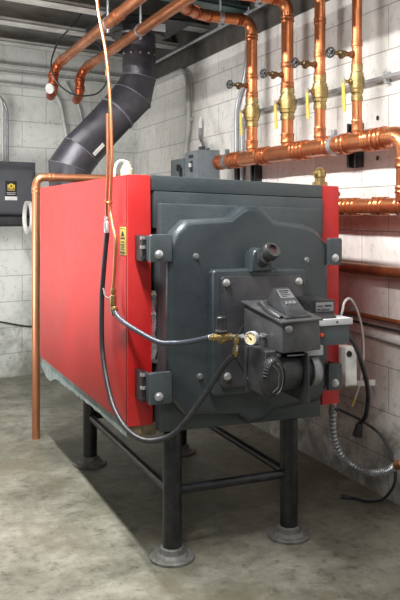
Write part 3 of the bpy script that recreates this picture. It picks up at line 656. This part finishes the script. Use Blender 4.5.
clamp((1.735, 3.791, 2.285), (1, 0, 0), RR, R1, ear=.12, m=GALV)
R2 = riser(1, 3.396, 1.772, 1.918, [(HX, 3.396, 2.300), (1.55, 3.396, 2.300), (1.172, 3.05, 2.25)], RR)
coupling((HX, 3.396, 2.20), (0, 0, 1), RR, .03, R2); coupling((1.85, 3.396, 2.300), (1, 0, 0), RR, .03, R2, COPPER_R); coupling((1.62, 3.396, 2.300), (1, 0, 0), RR, .03, R2, COPPER_R)
clamp((1.755, 3.396, 2.300), (1, 0, 0), RR, R2, ear=.10, m=GALV)
R3 = riser(2, 3.09, 1.787, 1.916, [(HX, 3.09, 2.64)], .0255)
coupling((HX, 3.09, 2.12), (0, 0, 1), .0255, .03, R3)
R4 = riser(3, 2.791, 1.785, 1.906, [(HX, 2.791, 2.64)], .0215)
# lower header and the two lower pipes
o = thing('lower_copper_header', 'shorter copper header pipe below the main header, right of the boiler', 'pipe', (1.925, 2.8, 1.252))
MB().tube([(1.925, 3.4, 1.252), (1.925, 1.9, 1.252)], .034, 24).build('pipe', COPPER, o)
for y in (3.0, 2.91, 2.86, 2.80, 2.64, 2.60, 2.48, 2.40): coupling((1.925, y, 1.252), (0, 1, 0), .034, .04, o)
MB().lathe((1.925, 2.455, 1.27), (0, 0, 1), [(0, .043), (.035, .045), (.04, .04)], 24).build('tee_collar', COPPER, o)
for y in (3.02, 2.82):
    MB().lathe((1.96, y, 1.27), (1, 0, 0), [(0, .012), (.068, .012)], 10).build('stand_off', BLACK, o)
o = thing('brown_copper_pipe', 'dark brown copper pipe running level along the right wall at boiler mid-height', 'pipe', (1.985, 3, .98))
MB().tube([(1.985, 5.6, .987), (1.985, 1.8, .975)], .024, 20).build('pipe', COPPER_D, o)
MB().box(1.98, WX, 3.52, 3.55, .94, 1.02).build('wall_clip', GALV, o)
o = thing('thin_brown_pipe', 'thin rusty brown pipe on the right wall beside the burner control box', 'pipe', (2.0, 3, .77))
MB().tube([(2.005, 5.0, .769), (2.005, 2.60, .771), (2.005, 1.8, .771)], .0105, 14).build('pipe', COPPER_D, o)
coupling((2.005, 2.585, .771), (0, 1, 0), .0115, .04, o, COPPER)
MB().box(2.0, WX, 2.95, 2.98, .745, .80).build('wall_clip', GALV, o)
c_ = MB().tube([(2.018, 5.0, .735), (2.018, 1.8, .730)], .006, 8); tag(c_.build('black_wall_cable', RUBBER), 'black cable fixed to the right wall just under the thin rusty pipe', 'cable')
c_ = MB().tube([(2.015, 5.0, .690), (2.015, 2.9, .690), (2.015, 1.8, .66)], .010, 10); tag(c_.build('lower_wall_conduit', CONDUIT), 'pale painted conduit on the right wall below the thin rusty pipe', 'conduit')
# galvanised conduit along the wall behind the risers
o = thing('horizontal_conduit', 'grey conduit running level across the right wall behind the four risers', 'conduit', (2.0, 3.3, 1.8))
MB().tube(rounded([(2.008, 4.085, 1.42), (2.008, 4.085, 1.80), (2.008, 1.8, 1.80)], .10, 10), .0115, 14).build('conduit', GALV, o)
for y in (3.62, 3.25, 2.70): MB().box(2.0, WX, y-.008, y+.008, 1.775, 1.825, .002).build('strap', GALV, o)
o = thing('vertical_conduit', 'galvanised conduit with an offset bend rising beside the first riser', 'conduit', (2.0, 4.1, 1.4))
MB().tube(rounded([(2.008, 4.165, 1.42), (2.008, 4.165, 1.87), (2.008, 4.03, 2.02), (2.008, 4.0, 2.42)], .10, 8), .0125, 14).build('conduit', GALV, o)
# ------------------------------------------------------------------ switch boxes on the right wall
o = thing('disconnect_box', 'larger grey electrical disconnect box on the right wall behind the boiler', 'electrical box', (1.97, 4.56, 1.40))
MB().box(1.892, WX, 4.445, 4.68, 1.36, 1.625, .004).build('enclosure', GREYBOX, o)
MB().box(1.885, 1.893, 4.455, 4.675, 1.365, 1.618, .003).build('cover', GREYBOX, o)
MB().box(1.883, 1.886, 4.535, 4.610, 1.578, 1.600).build('nameplate', BLACK, o)
k = MB().box(1.880, 1.886, 4.545, 4.585, 1.49, 1.56, .002).build('toggle_plate', BLACK, o); MB().box(1.868, 1.882, 4.555, 4.575, 1.52, 1.545, .002).build('toggle', WHITE, k)
MB().box(1.93, 1.955, 4.50, 4.56, 1.625, 1.652, .003).box(1.965, 1.975, 4.48, 4.5, 1.625, 1.64).build('hub', CHAR, o)
c_ = MB().tube(spline([(2.0, 4.64, 1.622), (2.0, 4.64, 1.67), (2.005, 4.70, 1.73), (2.005, 4.70, 1.80)]), .012, 10)
o2 = thing('flexible_whip', 'short flexible conduit with a white end above the disconnect box', 'conduit', (2.0, 4.64, 1.62)); c_.build('whip', STEEL, o2)
MB().lathe((2.005, 4.70, 1.79), (0, 0, 1), [(0, .013), (.03, .016), (.05, .010), (.075, .004)], 14).build('connector', WHITE, o2)
o = thing('switch_box', 'smaller grey switch box with black knob left of the disconnect box', 'electrical box', (1.97, 4.88, 1.42))
MB().box(1.905, WX, 4.76, 4.99, 1.37, 1.592, .004).build('enclosure', GREYBOX, o)
MB().lathe((1.905, 4.82, 1.53), (-1, 0, 0), [(0, .022), (.02, .022), (.024, .016)], 20).build('knob', BLACK, o)
MB().box(1.885, 1.900, 4.77, 4.79, 1.45, 1.53, .003).build('lever', BLACK, o)
MB().box(1.902, 1.906, 4.90, 4.94, 1.42, 1.475).build('sticker', YELLOW, o)
o = thing('bent_conduit', 'pale painted conduit rising from the switch box and bending left under the ledger', 'conduit', (2.0, 4.92, 1.59))
MB().tube(rounded([(2.0, 4.93, 1.585), (2.0, 4.95, 1.70), (2.0, 4.90, 1.80), (2.0, 4.90, 2.225), (2.0, 6.02, 2.235)], .16, 10), .019, 16).build('conduit', CONDUIT, o)
MB().box(2.0, WX, 4.87, 4.93, 1.86, 1.88, .002).build('strap', CONDUIT, o)

# ------------------------------------------------------------------ back wall items (local frame along E)
def bw(u, n, z): return tuple(CORN + E*u - NB*n + V((0, 0, z)))          # u measured from the corner (negative to the left), n out of the wall
def conduit(name, pts, r, m, lab, rad=.1, cat='conduit'):
    c_ = MB().tube(rounded([bw(*p) for p in pts], rad, 8), r, 12); return tag(c_.build(name, m), lab, cat)
conduit('wall_conduit', [(-3.0, .02, 2.20), (-.72, .02, 2.185), (-.60, .02, 1.55)], .016, CONDUIT, 'grey conduit along the back wall turning down behind the flue', .16)
conduit('wall_conduit', [(-.66, .015, 2.25), (-.52, .015, 2.05), (-.50, .015, 1.45)], .010, CONDUIT, 'thin grey conduit dropping behind the second copper elbow to behind the boiler', .12)
conduit('upper_wall_pipe', [(-3.0, .03, 2.32), (-.05, .03, 2.335)], .011, CONDUIT, 'pale pipe high on the back wall, topmost of the two just below the joists', cat='pipe')
conduit('upper_wall_pipe', [(-3.0, .025, 2.265), (-.05, .025, 2.275)], .009, CONDUIT, 'pale pipe high on the back wall, lower of the two just below the joists', cat='pipe')
conduit('wall_cable', [(-3.0, .012, .46), (-1.25, .012, .44), (-1.0, .012, .37), (-.4, .012, .30)], .006, RUBBER, 'black cable drooping low along the back wall left of the boiler', .2, 'cable')
TK = thing('wall_tank', 'dark grey rounded control cabinet with yellow emblem on the back wall', 'cabinet', tuple(CORN - E*1.25 + V((0, 0, 1.1))))
def tbox(mb, u0, u1, n0, n1, z0, z1, bev=0):
    M = Matrix(((EX, EY, 0, CORN.x), (EY, -EX, 0, CORN.y), (0, 0, 1, 0), (0, 0, 0, 1)))
    return mb.box(u0, u1, n0, n1, z0, z1, bev, 4, M)
UR = -.985
MBb = MB(); tbox(MBb, UR-.55, UR, .0, .20, 1.20, 1.60, .012); MBb.build('cabinet_body', TANK, TK)
MBb = MB(); tbox(MBb, UR-.55, UR-.035, .16, .275, 1.215, 1.555, .035); CV = MBb.build('cabinet_cover', TANK, TK)
MBb = MB(); tbox(MBb, UR-.53, UR-.05, .0, .24, 1.13, 1.205, .02); MBb.build('cabinet_base', CHAR, TK)
uc = -1.205; zc = 1.40
MBb = MB(); tbox(MBb, uc-.042, uc+.042, .272, .2775, 1.345, 1.455, .001); LB = MBb.build('label_plate', BLACK, CV)
MBb = MB(); tbox(MBb, uc-.045, uc+.045, .272, .278, 1.318, 1.345, .0005); MBb.build('label_strip', WHITE, LB)
fm = MB(); fc = V(bw(uc, .2785, 1.418))
for k in range(8):
    a = k*PI/4; c_ = fc + (E*math.cos(a) + V((0, 0, 1))*math.sin(a))*.014
    fm.lathe(c_, -NB, [(-.001, .0075), (.0015, .007)], 10)
fm.ring(fc, -NB, .012, .003, 20, 6)
for dx in (-.024, .024): tbox(fm, uc+dx-.003, uc+dx+.003, .2775, .279, 1.40, 1.43)
tbox(fm, uc-.028, uc+.028, .2775, .279, 1.388, 1.394)
fm.build('emblem', YELLOW, LB)
mk = MB(); tbox(mk, uc-.034, uc+.034, .2775, .279, 1.368, 1.373); tbox(mk, uc-.03, uc+.03, .2775, .279, 1.357, 1.361); mk.build('lettering', PALEGREY, LB)
for k, u in enumerate((-1.150, -1.185)):
    conduit('cabinet_conduit', [(u, .06, 1.58), (u, .06, 2.02 if k == 0 else 2.06), (u-.10, .06, 2.13 if k == 0 else 2.15), (-2.6, .06, 2.15)], .010 if k == 0 else .012, STEEL if k == 0 else CONDUIT,
            'dark conduit of the pair above the grey cabinet, nearer the boiler' if k == 0 else 'pale conduit of the pair above the grey cabinet, nearer the photo edge', .1)
# white hoop hanging beside the cabinet
hp = MB(); hc = V((1.005, 5.43, 1.195)); hd = V((-.97, .24, 0)).normalized(); G = []
hd = V((-.98, -.05, 0)).normalized()
hp.lathe(hc, hd, [(-.014, .108), (-.014, .116), (.014, .116), (.014, .108), (.011, .106), (-.011, .106), (-.014, .108)], 40)
for f_ in [f for f in hp.bm.faces if len(f.verts) > 4]: hp.bm.faces.remove(f_)
hp.box(1.0, 1.012, 5.40, 5.55, 1.298, 1.306, .002)
tag(hp.build('white_hoop', WHITE), 'white plastic hoop hanging at the right side of the grey cabinet', 'hoop')
# black cable loop below the joists
c_ = MB().tube(spline([(1.31, 4.9, 2.60), (1.21, 4.95, 2.46), (1.13, 5.0, 2.36), (1.09, 5.0, 2.27), (1.075, 5.0, 2.19), (1.10, 5.0, 2.10), (1.16, 5.0, 2.04), (1.235, 5.0, 2.005), (1.31, 5.0, 2.005), (1.39, 5.0, 2.03), (1.44, 4.98, 2.10), (1.44, 4.95, 2.20), (1.36, 4.92, 2.34), (1.24, 4.95, 2.375), (1.15, 5.0, 2.37)], 8), .0055, 10)
tag(c_.build('cable_loop', RUBBER), 'coiled black cable hanging around the copper elbows under the joists', 'cable')

# ------------------------------------------------------------------ loose cables at the right
c_ = MB().tube(spline([(1.70, 2.60, .44), (1.80, 2.75, .40), (1.90, 2.74, .35), (1.95, 2.66, .30), (1.965, 2.60, .22), (1.96, 2.575, .13), (1.94, 2.62, .05), (1.92, 2.70, .012), (1.89, 2.76, .009), (1.87, 2.78, .009)], 10), .0062, 10)
o = thing('thin_black_cable', 'thin black cable curling from behind the boiler down onto the floor', 'cable', (1.9, 2.7, 0)); c_.build('cable', RUBBER, o)
MB().tube([(1.872, 2.778, .010), (1.850, 2.80, .010)], .009, 10).build('cable_end', CHAR, o)
o = thing('flexible_metal_conduit', 'ribbed silver flexible conduit drooping from the boiler to the right wall', 'conduit', (1.9, 2.7, .15))
pts = spline([(1.735, 2.68, .50), (1.755, 2.72, .40), (1.80, 2.78, .27), (1.87, 2.80, .165), (1.93, 2.73, .125), (1.955, 2.64, .150), (1.96, 2.56, .200)], 26)
MB().tube(pts, [.0175 if i % 4 < 2 else .0125 for i in range(len(pts))], 12).build('ribbed_sleeve', GALV, o)
MB().lathe((1.96, 2.555, .203), (.05, -.8, .4), [(-.01, .019), (.03, .019), (.032, .013), (.12, .013)], 14).build('copper_end', COPPER_B, o)
o = thing('thick_black_cord', 'thick black cord hanging from the control box with a plug-like end', 'cord', (1.9, 2.75, .3))
MB().tube(spline([(1.470, 2.30, .815), (1.53, 2.33, .805), (1.60, 2.37, .775), (1.683, 2.44, .707), (1.804, 2.56, .58), (1.875, 2.64, .476), (1.905, 2.70, .375), (1.905, 2.74, .335)], 10), .0095, 12).build('cord', RUBBER, o)
MB().lathe((1.902, 2.738, .332), (-.12, .2, -1), [(0, .013), (.006, .016), (.05, .021), (.056, .021), (.058, .012)], 14).build('cord_end', BLACK, o)
o = thing('white_cable', 'thin white cable arching from the control box and hanging to a tagged end', 'cable', (1.9, 2.8, .5))
MB().tube(spline([(1.600, 2.545, .74), (1.634, 2.50, .80), (1.640, 2.475, .85), (1.650, 2.475, .885), (1.70, 2.51, .892), (1.795, 2.60, .830), (1.860, 2.66, .741), (1.895, 2.70, .629), (1.90, 2.73, .517), (1.885, 2.745, .44)], 10), .0050, 8).build('cable', WHITE, o)
b = MB().hexa([(1.835, 2.742, .492), (1.925, 2.660, .508), (1.927, 2.662, .508), (1.837, 2.744, .492), (1.835, 2.742, .516), (1.925, 2.660, .532), (1.927, 2.662, .532), (1.837, 2.744, .516)]); b.build('paper_tag', WHITE, o)
MB().tube([(1.885, 2.745, .44), (1.872, 2.75, .405)], .0045, 8).build('stripped_end', YELLOW, o)

# ------------------------------------------------------------------ lights and world
def area(name, loc, target, sx, sy, power, col=(1, 1, 1)):
    l = bpy.data.lights.new(name, 'AREA'); l.shape = 'RECTANGLE'; l.size = sx; l.size_y = sy; l.energy = power; l.color = col
    o = bpy.data.objects.new(name, l); COL.objects.link(o); o.location = loc
    o.rotation_euler = (V(target) - V(loc)).to_track_quat('-Z', 'Y').to_euler(); return o
area('ceiling_tube_light', (.42, 2.65, 2.42), (.42, 2.65, 0), .08, 2.7, 135, (1, .985, .96))
area('front_room_light', (-.5, -.3, 2.3), (1.3, 3.0, .9), 1.0, .5, 17, (1, .97, .93))
area('aisle_room_light', (1.55, .9, 2.5), (1.8, 3.0, 1.2), .6, .4, 5, (1, .96, .92))
area('left_uplight_fill', (-.9, 3.6, .9), (-.1, 4.6, 2.7), 1.3, 1.3, 62, (1, .99, .97))  # added upward fill with no lamp behind it, brightens joists and back wall
wd = bpy.data.worlds.new('room_air'); S.world = wd; wd.use_nodes = True
wd.node_tree.nodes['Background'].inputs[0].default_value = (.92, .96, 1, 1); wd.node_tree.nodes['Background'].inputs[1].default_value = .055
# ------------------------------------------------------------------ camera
cam = bpy.data.cameras.new('camera'); co = bpy.data.objects.new('camera', cam); COL.objects.link(co); S.camera = co
cam.sensor_fit = 'VERTICAL'; cam.sensor_height = 36; cam.lens = 36*770/600; cam.shift_y = -86/600
co.location = (0, 0, 1.22); co.rotation_euler = (PI/2, 0, -math.radians(23.07)); cam.clip_start = .05
S.view_settings.view_transform = 'Standard'; S.view_settings.look = 'None'; S.view_settings.gamma = 1; S.view_settings.use_curve_mapping = False
S.view_settings.exposure = .38
